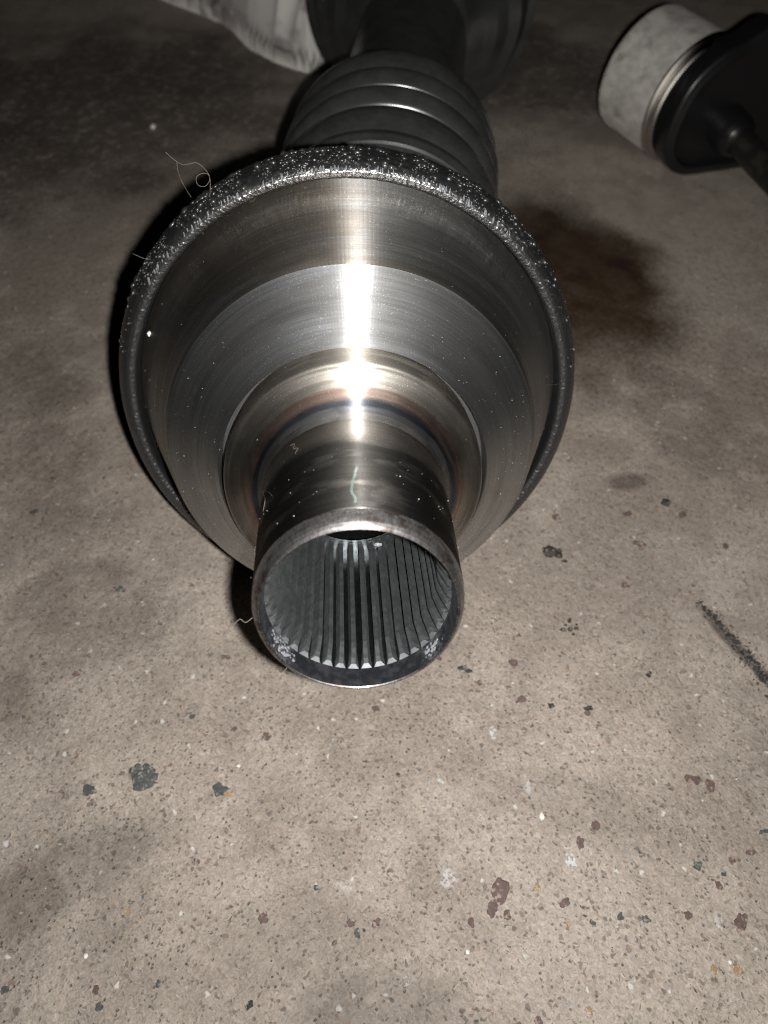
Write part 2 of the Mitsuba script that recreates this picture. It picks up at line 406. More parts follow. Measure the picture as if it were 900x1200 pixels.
# ------------------------------------------------------------------ the driveshaft in the middle
HOLD = to_world_mm
shaft = 'driveshaft'
say(shaft, 'large bright turned-steel driveshaft joint with splined hub facing the viewer, black boot behind', 'driveshaft')

# barrel of the joint, turned
k = shaft + '__joint_barrel'
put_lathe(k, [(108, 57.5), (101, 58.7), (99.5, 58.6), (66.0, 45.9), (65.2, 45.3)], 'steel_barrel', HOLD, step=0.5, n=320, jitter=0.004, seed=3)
say(k, 'dull turned barrel with brown oil film')
k = shaft + '__cone_face'
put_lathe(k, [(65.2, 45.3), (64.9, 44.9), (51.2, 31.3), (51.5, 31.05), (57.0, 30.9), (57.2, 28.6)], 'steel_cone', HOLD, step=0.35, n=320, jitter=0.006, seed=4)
say(k, 'bright turned cone face with fine rings')
k = shaft + '__collar'
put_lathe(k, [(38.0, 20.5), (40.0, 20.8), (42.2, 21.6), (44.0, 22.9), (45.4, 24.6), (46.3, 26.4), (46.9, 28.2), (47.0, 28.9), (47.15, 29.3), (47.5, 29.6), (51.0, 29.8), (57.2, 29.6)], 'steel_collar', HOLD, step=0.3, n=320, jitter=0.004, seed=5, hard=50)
say(k, 'coved collar with blue and straw heat colours')
hub = shaft + '__splined_hub'
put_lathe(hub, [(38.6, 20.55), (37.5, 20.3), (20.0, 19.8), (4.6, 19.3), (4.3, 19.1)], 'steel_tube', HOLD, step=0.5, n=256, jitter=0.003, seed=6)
say(hub, 'hub tube with splined bore')
# worn rim and chamfer
put_lathe(hub + '__rim', [(4.4, 19.2), (3.2, 19.2), (2.0, 19.05), (1.1, 18.75), (0.5, 18.35), (0.15, 18.0), (0.1, 17.75), (0.3, 17.6)], 'steel_rim', HOLD, step=0.12, n=256, jitter=0.006, seed=7,
          displace=lambda th, y, r, s: (0.12 * (meshkit.fbm(np.stack([np.cos(th) * 14, np.sin(th) * 14, np.full_like(th, y)], 1), 3, 2) - 0.5), 0 * th))
put_lathe(hub + '__chamfer', [(0.3, 17.6), (0.8, 17.5), (4.0, 17.2), (4.6, 17.1)], 'chamfer_steel', HOLD, step=0.3, n=256, jitter=0.004,
          displace=lambda th, y, r, s: (-0.10 * meshkit.fbm(np.stack([np.cos(th) * 22, np.sin(th) * 22, np.full_like(th, y * 1.1)], 1), 3, 5), 0 * th))
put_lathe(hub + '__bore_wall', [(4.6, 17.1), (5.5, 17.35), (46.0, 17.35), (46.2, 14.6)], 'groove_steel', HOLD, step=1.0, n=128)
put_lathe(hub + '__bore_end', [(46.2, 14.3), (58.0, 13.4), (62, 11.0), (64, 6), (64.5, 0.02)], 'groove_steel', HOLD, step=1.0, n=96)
N_TEETH = 42
for i in range(N_TEETH):
    th = 2 * math.pi * (i + 0.5) / N_TEETH - math.pi / 2
    half = math.pi / N_TEETH
    rt, rc = 17.45, 15.1
    a_root, a_crest = half * 0.60, half * 0.36
    wear = rng.normal(size=4) * 0.03
    y0, y1 = 4.4, 45.9
    ys = [(y0, y0 + 0.8 + 3 * wear[0], 1.25), (y0 + 1.3, y0 + 1.9, 0.85), (y0 + 3.2, y0 + 4.4 + 6 * wear[2], 0.25)] + [(y, y, 0.0) for y in np.linspace(10.2, y1 - 1.5, 14)] + [(y1, y1, 0.0)]
    v = []
    for (yr, yc, cut) in ys:
        n_ = rng.normal(size=2) * 0.008
        ar = half * np.interp(yr - y0, [0, 1.3, 3.2, 5.8], [1.0, 0.86, 0.70, 0.60])
        for (a, r) in ((-ar, rt), (-a_crest, rc + cut + n_[0]), (a_crest, rc + cut + n_[1]), (ar, rt)):
            y = yr if r == rt else yc
            rr = r + (0.0 if r == rt else wear[1] * 0.5)
            v.append((rr * math.cos(th + a), y, rr * math.sin(th + a)))
    f, m = [], len(ys)
    for j in range(m - 1):
        for q in range(4):
            a, b = j * 4 + q, j * 4 + (q + 1) % 4
            f += [[a, b, b + 4], [a, b + 4, a + 4]]
    f += [[0, 2, 1], [0, 3, 2], [(m - 1) * 4, (m - 1) * 4 + 1, (m - 1) * 4 + 2], [(m - 1) * 4, (m - 1) * 4 + 2, (m - 1) * 4 + 3]]
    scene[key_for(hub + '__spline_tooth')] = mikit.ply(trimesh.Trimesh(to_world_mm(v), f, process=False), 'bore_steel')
# pale crust left in the mouth of the bore, two patches of small flakes
for ang, cnt in ((-147, 70), (-38, 45)):
    ms = []
    for j in range(cnt):
        a = math.radians(ang + rng.normal() * 5.0); y = 3.0 + rng.normal() * 1.1
        if not 0.9 < y < 7: continue
        r = 17.5 - 0.08 * y
        mpb = pebble(np.array([.30, .30, .07]) * rng.uniform(.35, 1.3), 50 + j, 1, 0.6)
        rad = np.array([math.cos(a), 0, math.sin(a)]); tan = np.array([-math.sin(a), 0, math.cos(a)])
        mpb.vertices = mpb.vertices @ np.stack([tan, [0, 1, 0], rad]) + r * rad + [0, y, 0]
        mpb.vertices = to_world_mm(mpb.vertices); ms.append(mpb)
    k = key_for(hub + '__pale_crust')
    scene[k] = mikit.ply(trimesh.util.concatenate(ms), 'pale_residue')
    say(k, 'pale flaky crust in the mouth of the bore', kind='stuff')

# rubber boot lip, caked in grease
def lumps(th, y, r, s):
    q = np.stack([np.cos(th) * 62, np.sin(th) * 62, np.full_like(th, y)], 1)
    lump = np.maximum(meshkit.noise(q * [1.25, 0.75, 1.25], 3) - 0.40, 0) * 1.5 + 0.4 * np.maximum(meshkit.noise(q * [2.6, 1.6, 2.6] + 9, 8) - 0.5, 0)
    deg = np.degrees(th)
    top = np.clip((deg - 8) / 40, 0, 1) * np.clip((150 - deg) / 25, 0, 1)
    clump = meshkit.fbm(np.stack([np.cos(th) * 14, np.sin(th) * 14, np.full_like(th, y * .3)], 1), 3, 12)
    top = top * np.clip(0.25 + 2.2 * (clump - 0.35), 0.05, 1.2) + 0.06 * np.clip(clump - 0.45, 0, 1)
    d = lump * (0.010 + 0.75 * top) * (1.0 if y > 93.9 else 0.3)
    return d * 0.75, -d * 0.6


lip = shaft + '__boot_lip'
put_lathe(lip, [(107.5, 57.6), (107.0, 58.9), (95.0, 58.6), (93.8, 58.9), (93.4, 59.5), (93.2, 60.3), (93.5, 61.3), (94.5, 62.5), (96.3, 63.6), (98.5, 64.4), (100.5, 64.9), (102.2, 65.1), (103.5, 64.9), (105.5, 64.2), (107.2, 63.2), (108.6, 61.0)], 'greasy_rubber', HOLD,
          step=0.4, n=1500, displace=lumps, hard=60)
say(lip, 'thick black rubber lip caked in lumpy grease')
drips = [(-142 + 0, 0)]
R9 = np.random.default_rng(21)
angs = np.concatenate([R9.uniform(55, 118, 60), R9.uniform(118, 148, 22), R9.uniform(38, 55, 6)])
for a in angs:
    a = math.radians(a); rad = np.array([math.cos(a), 0, math.sin(a)]); tan = np.array([-math.sin(a), 0, math.cos(a)])
    L = R9.uniform(.4, 1.7); w = R9.uniform(.14, .32)
    m = pebble([w, L, w], int(R9.integers(999)), 1, 0.35)
    fall = np.array([0, 0, -1.0]) @ AX; fall /= np.linalg.norm(fall)          # world down, in axle coordinates
    side = np.cross(fall, [0, 1, 0]); side /= np.linalg.norm(side)
    m.vertices = m.vertices @ np.stack([side, fall, np.cross(side, fall)]) + (61.9 - R9.uniform(0, .5)) * rad + fall * L * 0.7 + [0, 93.0, 0]
    scene[key_for(lip + '__grease_drip')] = mikit.ply(trimesh.Trimesh(to_world_mm(m.vertices), m.faces, process=False), 'grease', smooth=True)

# soft lumps and smears of grease sitting on the lip
R10 = np.random.default_rng(33)
ms = []
while len(ms) < 900:
    deg_ = R10.normal(96, 33)
    if not 5 < deg_ < 165 or meshkit.fbm(np.array([math.cos(math.radians(deg_)) * 16, math.sin(math.radians(deg_)) * 16, 0.3]), 3, 12) < 0.36 + 0.1 * R10.random():
        continue
    a = math.radians(deg_); u = R10.random()
    y = 93.6 + 8.0 * u ** 1.2
    r = float(np.interp(y, [93.5, 94.5, 96.3, 98.5, 100.5, 102.2], [61.3, 62.5, 63.6, 64.4, 64.9, 65.1]))
    w = min(1.1, .2 + R10.exponential(.26))
    m = pebble([w, w * R10.uniform(.7, 2.2), w * R10.uniform(.5, .9)], len(ms) % 60, 1, .4)
    rad = np.array([math.cos(a), 0, math.sin(a)]); tan = np.array([-math.sin(a), 0, math.cos(a)])
    m.vertices = to_world_mm(m.vertices @ np.stack([tan, [0, 1, 0], rad]) + rad * r + [0, y, 0])
    ms.append(m)
scene[lip + '__grease'] = mikit.ply(trimesh.util.concatenate(ms), 'grease_dark', smooth=True)
say(lip + '__grease', 'wet black grease caked in lumps along the top of the lip', kind='stuff')

# boot: rings round a path that bends back to level
path_pts = spline_curve([to_world_mm((0, 104, 0)) / MM, [-8.0, 118, 57.5], [-5, 140, 58.0], [0, 190, 61.5], [4, 242, 63], [12, 330, 63], [22.7, 436, 62]], 400)
cum = np.concatenate([[0], np.cumsum(np.linalg.norm(np.diff(path_pts, axis=0), axis=1))])
tang = np.gradient(path_pts, axis=0); tang /= np.linalg.norm(tang, axis=1, keepdims=True)


def along(profile, bsdf, key, step=1.0, n=160, hard=35, extra=None):
    """profile: (world y of the path, radius)"""
    rows = densify(profile, step, hard)
    th = np.linspace(0, 2 * math.pi, n + 1) - math.pi / 2
    V, UV, F = [], [], []
    for i, (y, r, s, new) in enumerate(rows):
        c = np.array([np.interp(y, path_pts[:, 1], path_pts[:, k]) for k in range(3)])
        d = np.array([np.interp(y, path_pts[:, 1], tang[:, k]) for k in range(3)]); d /= np.linalg.norm(d)
        x = np.cross(d, [0, 0, 1]); x /= np.linalg.norm(x); z = np.cross(x, d)
        rr = np.full(n + 1, r)
        if extra is not None:
            rr = rr + extra(th, y)
        V.append(c + rr[:, None] * (np.cos(th)[:, None] * x + np.sin(th)[:, None] * z))
        UV.append(np.stack([np.linspace(0, 1, n + 1), np.full(n + 1, s * MM)], 1))
        if i and not new:
            a, b = (i - 1) * (n + 1) + np.arange(n), i * (n + 1) + np.arange(n)
            F.append(np.stack([a, b, b + 1, a + 1], 1))
    F = np.vstack(F); F = np.vstack([F[:, [0, 1, 2]], F[:, [0, 2, 3]]])
    scene[key] = mikit.ply(trimesh.Trimesh(np.vstack(V) * MM, F, process=False), bsdf, smooth=True, uv=np.vstack(UV))


def rib(y0, y1, r, d=4.2, front=3.0):
    w = y1 - y0
    return [(y0, r - d), (y0 + 0.3, r - front), (y0 + 0.10 * w, r - front * 0.66), (y0 + 0.22 * w, r - front * 0.34), (y0 + 0.36 * w, r - front * 0.1), (y0 + 0.52 * w, r), (y0 + 0.64 * w, r - 0.25), (y0 + 0.76 * w, r - 0.95), (y0 + 0.88 * w, r - 2.2), (y1, r - d)]


boot = shaft + '__rubber_boot'
along([(101.5, 62.0), (106, 61.5), (112, 56), (120, 46), (130, 41), (160, 39)] + rib(178.5, 196, 41.5, 4.4, 3.0) + rib(196, 208, 41.6, 4.2) + rib(208, 220, 41.9, 4.2, 2.6) + rib(220, 237, 41.2, 3.4)[:-2] + [(236.5, 38.5), (238, 33), (239, 20), (239.5, 13.5)],
      'rubber', boot, step=0.8, hard=38, extra=lambda th, y: 0.35 * (meshkit.fbm(np.stack([np.cos(th) * 3, np.sin(th) * 3, np.full_like(th, y * .05)], 1), 3, 6) - .5))
say(boot, 'matt black rubber boot with ring folds')
k = shaft + '__clamp_band'
along([(160, 40.4), (160.4, 41.4), (168.0, 41.6), (169, 41.0), (169.3, 39.5)], 'clamp_steel', k, step=0.6)
k = shaft + '__clamp_band_001'
along([(170.6, 39.8), (171, 40.9), (174, 41.6), (177, 41.0), (177.6, 39.5)], 'rubber', k, step=0.6)
along([(236, 13.2), (300, 13.2), (345, 13.2)], 'rod_steel', shaft + '__shaft', step=4, n=64)
along([(250, 13.2), (252, 20), (256, 25), (263, 26.5), (349, 27)], 'rubber', shaft + '__rear_collar', step=1.5)
k = shaft + '__rear_boot'
along([(349, 26.6), (352, 29.5), (356, 28), (366, 36), (371, 42), (375, 40), (384, 48), (388, 54), (392, 52), (404, 58), (406, 62), (416, 62.5), (418, 61)], 'rubber', k, step=1.5)
say(k, 'dark stepped boot on the far end of the shaft')
along([(417, 60), (418, 61), (480, 60), (500, 45), (510, 0.1)], 'black_gloss', shaft + '__rear_joint', step=4)

# ------------------------------------------------------------------ grey drum joint at the upper right
drum = 'drum_joint'
say(drum, 'mottled grey metal drum joint with black cover and dark rod, upper right on the floor', 'driveshaft joint')
phi, dip = 0.58, -0.1
D0 = frame_to_world((144.7, 386.1, 36.3), (math.sin(phi) * math.cos(dip), -math.cos(phi) * math.cos(dip), math.sin(dip)))
k = drum + '__drum_body'
put_lathe(k, [(-3.0, 0.05), (-3.0, 28), (-2.4, 30.8), (-1.0, 32.1), (1.0, 32.4), (33.0, 32.4)], 'cast_metal', D0, step=1.0, n=128, hard=50)
say(k, 'mottled grey cast drum')
put_lathe(drum + '__bright_rim', [(33.0, 32.3), (33.4, 32.9), (34.6, 33.0), (35.4, 32.4), (35.8, 31.0), (37.4, 30.8), (38.2, 30.9), (38.9, 30.2)], 'bright_rim', D0, step=0.5, n=128, hard=60)
put_lathe(drum + '__drum_end', [(38.4, 30.3), (39.0, 27), (39.2, 0.05)], 'black_gloss', D0, step=1.0, n=96)
# black plate facing the viewer: rounded outline, raised lip set in from the edge, standing on its flat lower side
from shapely import Polygon
PN = np.array([0.28202, -0.9594, 0]); PN /= np.linalg.norm(PN)
PX = np.cross(PN, [0, 0, 1]); PC = np.array([174.9, 344.0, 0])
outline = spline_curve([(-24, 71.5), (-13.1, 73.2), (-1.1, 67.0), (11.0, 62.3), (23.5, 50.9), (29.4, 35.1), (30.1, 19.8), (25.6, 9.5), (17.7, 3.2), (9.3, 1.0), (-7.0, 0.6), (-20.5, 0.6), (-45, 0.8), (-58, 5), (-64, 20), (-60, 42), (-44, 64), (-24, 71.5)], 160)[:-1]
plate = Polygon(outline).buffer(-2).buffer(2)


def ring_of(inset, n=200):
    g = plate.buffer(-inset).exterior
    return np.array([g.interpolate(t, normalized=True).coords[0] for t in np.linspace(0, 1, n, endpoint=False)])


def plate_mesh(steps, close):
    """steps: (inset, height towards the viewer)"""
    rings = []
    for inset, hgt in steps:
        r = ring_of(inset)
        if rings:
            j = np.argmin(np.linalg.norm(r - rings[-1][0], axis=1)); r = np.roll(r, -j, axis=0)
        rings.append(np.asarray(r)); rings[-1] = r
    v = np.vstack([PC + r[:, :1] * PX + r[:, 1:2] * np.array([0, 0, 1]) + PN * hgt for r, (_, hgt) in zip(rings, steps)])
    n, f = 200, []
    for i in range(len(steps) - 1):
        a, b = i * n + np.arange(n), i * n + (np.arange(n) + 1) % n
        f.append(np.stack([a, b, b + n, a + n], 1))
    f = np.vstack(f); f = np.vstack([f[:, [0, 1, 2]], f[:, [0, 2, 3]]])
    if close:
        c = len(v); v = np.vstack([v, v[-n:].mean(0)]); a = c - n + np.arange(n); b = c - n + (np.arange(n) + 1) % n
        f = np.vstack([f, np.stack([a, b, np.full(n, c)], 1)])
    return trimesh.Trimesh(v * MM, f, process=False)


k = drum + '__black_cover'
scene[k] = mikit.ply(plate_mesh([(3, -12), (0.8, -11), (0, -9), (0, 2), (0.5, 3.6), (1.6, 4.4), (3.2, 4.6), (4.0, 5.4), (5.0, 5.5), (5.8, 4.6), (6.6, 2.4), (9, 1.2), (14, 0.8)], True), 'black_gloss', smooth=40)
say(k, 'glossy black cover plate with raised lip')
face = PC + PX * -7.1 + np.array([0, 0, 24.0]) + PN * 2
end = np.array([211.0, 262.0, 12.0])
dirn = (end - face); dist = np.linalg.norm(dirn)
D1 = frame_to_world(face, dirn)
put_lathe(drum + '__knob', [(-10, 11.5), (6, 11.0), (9, 10.4), (12, 9.0), (13.5, 7.4)], 'black_gloss', D1, step=0.8, n=64, hard=60)
put_lathe(drum + '__rod', [(8, 7.0), (dist, 7.0), (dist + 8, 6.6)], 'rod_steel', D1, step=3, n=48)

# ------------------------------------------------------------------ white rag at the upper left
def rag():
    nx, ny = 150, 150
    edge = np.array([(-176, 612), (-169, 603), (-143, 580), (-117, 556), (-106, 537), (-94, 512), (-82, 498), (-72, 487), (-59, 477), (-49, 471), (-42, 475), (-35, 487), (-30, 510), (-20, 640), (-10, 800), (-180, 800), (-190, 640)], float)
    from shapely import Polygon, contains_xy, distance, points
    poly = Polygon(edge)
    xs, ys = np.linspace(-210, 0, nx), np.linspace(465, 805, ny * 2)
    X, Y = np.meshgrid(xs, ys, indexing='ij')
    ring = poly.exterior
    d = distance(points(X.ravel(), Y.ravel()), ring).reshape(X.shape)
    ins = contains_xy(poly, X.ravel(), Y.ravel()).reshape(X.shape)
    q = np.stack([X, Y, 0 * X], -1)
    warp = (meshkit.fbm(q * 0.012, 3, 4) - .5) * 60
    fold = 1 - np.abs(2 * meshkit.noise(np.stack([(X + 0.55 * Y + warp) * 0.030, (Y - .5 * X) * 0.008, 0 * X], -1), 5) - 1)
    fold2 = 1 - np.abs(2 * meshkit.noise(np.stack([(X * .4 - Y + warp) * 0.05, (Y + X) * 0.014, 0 * X + 3], -1), 9) - 1)
    h = np.clip(d / 13, 0, 1) ** 0.6 * (13 + 20 * fold + 14 * fold2 ** 2 + 4.5 * meshkit.fbm(q * 0.09, 3, 2)) * np.clip(0.95 + (Y - 470) / 200, .9, 1.4)
    h += 1.2
    V = np.stack([X, Y, np.where(ins, h, 0.6)], -1)
    VB = np.stack([X, Y, np.where(ins, 0.3, 0.3)], -1)
    idx = np.arange(X.size).reshape(X.shape)
    use = ins[:-1, :-1] & ins[1:, :-1] & ins[:-1, 1:] & ins[1:, 1:]
    a, b, c, e = idx[:-1, :-1][use], idx[1:, :-1][use], idx[1:, 1:][use], idx[:-1, 1:][use]
    f = np.vstack([np.stack([a, b, c], 1), np.stack([a, c, e], 1)])
    m = trimesh.Trimesh(V.reshape(-1, 3), f, process=False)
    # skirt down to the floor along the open edge
    ed = np.sort(m.edges, axis=1)
    u, cnt = np.unique(ed, axis=0, return_counts=True)
    n0 = X.size
    sk = np.vstack([[p, q_, q_ + n0] for p, q_ in u[cnt == 1]] + [[p, q_ + n0, p + n0] for p, q_ in u[cnt == 1]])
    m = trimesh.Trimesh(np.vstack([V.reshape(-1, 3), VB.reshape(-1, 3)]) * MM, np.vstack([f, sk]), process=False)
    m.remove_unreferenced_vertices()
    return m


scene['rag'] = mikit.ply(rag(), 'cloth', smooth=True)
say('rag', 'crumpled off-white rag lying on the dark floor behind the driveshaft', 'rag')

# ------------------------------------------------------------------ gravel set in the floor, crumbs, chips, lint
def flat_stone(x, y, a, b, ang, seed, h=0.16):
    n = 17
    R = np.random.default_rng(seed)
    th = np.arange(n) * 2 * math.pi / n
    rr = 1 + 0.30 * np.clip(R.normal(size=n), -1.6, 1.6)
    rr = np.maximum((1.4 * rr + np.roll(rr, 1)) / 2.4, 0.45)
    out = np.stack([a * rr * np.cos(th), b * rr * np.sin(th)], 1)
    c, s = math.cos(ang), math.sin(ang)
    out = out @ np.array([[c, s], [-s, c]]) + [x, y]
    inn = (out - [x, y]) * 0.8 + [x, y]
    v = np.vstack([np.c_[out, np.full(n, -0.2)], np.c_[inn, np.full(n, h) + 0.06 * R.normal(size=n)], [[x, y, h * 1.15]]]) * MM
    f = []
    for i in range(n):
        j = (i + 1) % n
        f += [[i, j, n + j], [i, n + j, n + i], [n + i, n + j, 2 * n]]
    return trimesh.Trimesh(v, f, process=False)


def add_stone(x, y, a, b, ang, tone):
    k = key_for('floor__stone')
    scene[k] = mikit.ply(flat_stone(x, y, a, b, ang, len(scene)), tone)


STONES = [  # x, y, half width, half depth (mm), angle, tone
    (29.5, -23.4, 2.16, 4.33, -0.35, 'stone_maroon'),
    (27.4, -27.3, 1.55, 1.94, -0.37, 'stone_maroon'),
    (30.9, -28.7, 1.16, 1.35, 0.35, 'stone_maroon'),
    (21.8, -30.2, 0.96, 1.35, 0.26, 'stone_maroon'),
    (57.0, -7.1, 1.24, 1.66, -0.24, 'stone_maroon'),
    (52.2, -11.3, 1.23, 1.63, -0.0, 'stone_maroon'),
    (86.5, 5.1, 2.15, 1.72, -0.05, 'stone_maroon'),
    (90.9, 3.7, 1.71, 1.71, 0.15, 'stone_maroon'),
    (82.1, -17.0, 1.41, 1.20, 0.29, 'stone_slate'),
    (89.4, -30.2, 1.73, 2.89, -0.41, 'stone_maroon'),
    (76.5, -28.7, 1.16, 1.16, -0.47, 'stone_maroon'),
    (86.3, -21.9, 0.99, 1.38, 0.34, 'stone_maroon'),
    (91.1, -15.7, 1.01, 1.01, -0.07, 'stone_maroon'),
    (88.2, -18.9, 1.00, 1.00, 0.26, 'stone_slate'),
    (59.5, -29.1, 0.77, 1.16, -0.5, 'stone_slate'),
    (52.3, -30.6, 0.77, 0.96, -0.05, 'stone_slate'),
    (65.7, -29.9, 1.16, 0.96, 0.22, 'stone_slate'),
    (39.6, 41.9, 1.66, 1.43, -0.27, 'stone_maroon'),
    (46.0, -26.0, 1.56, 0.98, 0.45, 'stone_maroon'),
    (40.8, 29.5, 1.84, 1.15, 0.4, 'stone_maroon'),
    (86.0, -40.7, 1.12, 1.30, -0.47, 'stone_ochre'),
    (80.0, -40.5, 0.93, 1.12, -0.47, 'stone_ochre'),
    (48.2, -48.9, 1.27, 0.90, 0.04, 'stone_ochre'),
    (36.3, -51.4, 1.08, 1.43, 0.44, 'stone_maroon'),
    (5.3, -43.2, 1.11, 1.66, -0.12, 'stone_grey'),
    (39.5, -22.4, 0.99, 0.79, -0.28, 'stone_ochre'),
    (46.1, -30.8, 0.96, 0.77, -0.08, 'stone_ochre'),
    (-30.4, -29.5, 1.16, 1.35, -0.47, 'stone_maroon'),
    (-8.3, -30.2, 1.15, 1.35, -0.28, 'stone_maroon'),
    (-1.9, -30.6, 1.15, 1.15, -0.06, 'stone_maroon'),
    (-6.4, -32.9, 1.14, 1.14, -0.0, 'stone_slate'),
    (-85.3, -27.1, 0.97, 0.78, -0.27, 'stone_maroon'),
    (-64.6, -28.1, 0.78, 0.97, -0.27, 'stone_ochre'),
    (-68.8, -44.9, 0.92, 0.92, -0.28, 'stone_maroon'),
    (-67.2, -48.4, 1.09, 1.09, -0.04, 'stone_slate'),
    (-90.6, -44.9, 1.10, 1.10, -0.21, 'stone_slate'),
    (-31.6, -48.0, 0.91, 1.09, -0.48, 'stone_black'),
    (-54.0, -43.5, 0.74, 0.92, 0.34, 'stone_slate'),
    (-45.5, 2.8, 2.34, 2.34, 0.06, 'stone_slate'),
    (-43.2, 1.6, 1.27, 0.85, 0.14, 'stone_ochre'),
    (-81.9, 2.5, 1.92, 1.70, -0.31, 'stone_slate'),
    (-49.2, -16.2, 0.80, 1.01, 0.49, 'stone_maroon'),
    (-34.1, 18.0, 1.34, 1.34, 0.36, 'stone_maroon'),
    (-43.6, 20.4, 0.90, 0.90, -0.38, 'stone_maroon'),
    (-49.0, 43.7, 1.43, 0.95, -0.17, 'stone_maroon'),
    (-2.5, 26.7, 1.14, 1.37, 0.22, 'stone_maroon'),
    (-15.3, 16.2, 1.33, 0.89, 0.21, 'stone_grey'),
    (117.9, 86.4, 1.33, 1.33, 0.44, 'stone_maroon'),
    (101.8, -8.6, 1.44, 1.03, -0.08, 'stone_slate'),
    (80.9, 37.9, 1.17, 0.94, 0.33, 'stone_black'),
    (60.8, 26.7, 1.37, 0.91, 0.17, 'stone_black'),
    (49.8, 27.6, 1.14, 0.91, -0.2, 'stone_black'),
    (60.1, 25.4, 1.14, 0.91, 0.09, 'stone_maroon'),
    (86.8, 100.8, 1.92, 1.37, 0.38, 'stone_maroon'),
    (106.6, 100.4, 2.47, 1.37, 0.35, 'stone_maroon'),
    (88.7, 87.5, 2.39, 1.60, 0.01, 'stone_maroon'),
    (80.8, 70.3, 2.30, 1.28, 0.09, 'stone_maroon'),
    (61.3, 99.2, 1.37, 1.64, -0.47, 'stone_maroon'),
    (28.5, 35.0, 1.17, 0.93, -0.26, 'stone_maroon'),
    (17.2, 43.1, 0.95, 0.95, 0.3, 'stone_maroon'),
    (96.8, -14.0, 1.62, 0.81, -0.09, 'stone_maroon'),
    (-87.6, 68.9, 2.03, 1.27, -0.33, 'stone_slate'),
    (-125.2, 101.6, 1.92, 1.37, 0.05, 'stone_slate'),
    (-94.0, 37.9, 1.64, 1.17, 0.2, 'stone_maroon'),
    (-56.6, 24.1, 1.13, 0.91, 0.17, 'stone_slate'),
    (-17.5, -22.4, 0.79, 0.79, -0.13, 'stone_slate'),
    (44.8, 1.6, 0.85, 0.85, -0.06, 'stone_grey'),
]
for s_ in STONES:
    add_stone(*s_)


def crumb(name, label, category, spots, tone, seed, group=None):
    """one crumb: lumps (x, y, half width, half depth, half height in mm) that stick together"""
    ms = []
    for j, (x, y, a, b, h) in enumerate(spots):
        m = pebble([a, b, h], seed + j, 2, 0.45)
        m.vertices = (m.vertices + [x, y, h * 0.72]) * MM
        ms.append(m)
    k = key_for(name)
    scene[k] = mikit.ply(trimesh.util.concatenate(ms), tone, smooth=50)
    say(k, label, category, group)
    return k


crumb('dirt_crumb', 'largest black dirt crumb, right of the hub under the barrel', 'dirt', [(57.1, 83.5, 2.6, 2.2, 1.3), (59.6, 82.2, 1.3, 1.2, .8), (60.4, 84.4, .8, .8, .5), (55.2, 84.8, .9, .9, .5), (61.5, 80.0, .9, .5, .3)], 'stone_black', 3)
crumb('dirt_crumb', 'small round black crumb alone at the right, farther from the hub', 'dirt', [(101.6, 105.5, 1.5, 1.4, 1.0)], 'stone_black', 11)
crumb('dirt_crumb', 'broken cluster of tiny black crumbs between hub and right edge', 'dirt', [(59.5, 56.6, .6, .9, .5), (57.0, 53.2, .9, .6, .4), (59.2, 53.4, .8, .6, .5), (61.3, 53.8, .8, .5, .4), (60.0, 51.7, .6, .4, .3), (61.6, 55.2, .4, .4, .3), (58.0, 55.0, .5, .4, .3)], 'stone_black', 17)
crumb('dirt_crumb', 'thin dark flake just right of the open hub end', 'dirt', [(24.2, 39.9, 1.5, .7, .3), (26.0, 38.9, 1.1, .6, .3)], 'stone_black', 23)
crumb('dirt_crumb', 'dark slate-coloured crumbly patch left below the hub', 'dirt', [(-68.1 + dx, 5.9 + dy, r, r * .9, .28) for dx, dy, r in [(0, 0, 2.4), (1.9, 1.6, 1.8), (2.3, -1.2, 1.9), (-2.4, 1.8, 1.5), (.2, -2.2, 1.8), (-1.4, 3.0, 1.1), (3.6, .4, 1.2), (.9, 3.3, .9)]], 'stone_slate', 31)
crumb('mineral_chip', 'brightest white chip, right of centre on the concrete', 'chip', [(42.8, -4.6, .62, 1.05, .4)], 'white_mineral', 41)
crumb('mineral_chip', 'square white chip near the bottom edge, right of the maroon stone', 'chip', [(20.5, -37.0, .55, .55, .35)], 'white_mineral', 43)
crumb('mineral_chip', 'tiny white chip below the hub, left of the middle', 'chip', [(-41.0, 9.3, .5, .45, .35)], 'white_mineral', 45)
crumb('mineral_chip', 'white chip near the lower left corner', 'chip', [(-72.8, -37.9, .5, .65, .4)], 'white_mineral', 47)
crumb('mineral_chip', 'small white chip at the lower right corner', 'chip', [(84.1, -39.2, .4, .5, .35)], 'white_mineral', 49)
crumb('mineral_chip', 'pale round chip alone on the dark upper left floor', 'chip', [(-137.5, 396.0, 1.7, 2.2, 1.4)], 'white_mineral', 51)
m = pebble([.8, .8, .7], 77, 2, 0.4); m.vertices = (m.vertices + [-61.95, 93.4, 85.4]) * MM
scene['white_crumb'] = mikit.ply(m, 'white_mineral', smooth=50)
say('white_crumb', 'white crumb stuck to the left side of the steel barrel by the lip', 'crumb')
# flake inside the bore
m = pebble([.9, .35, .5], 91, 1, 0.5)
m.vertices = to_world_mm(m.vertices + [5.2, 42.5, -13.6])
scene['pale_flake'] = mikit.ply(m, 'pale_residue')
say('pale_flake', 'pale flake lying deep inside the splined bore', 'flake')

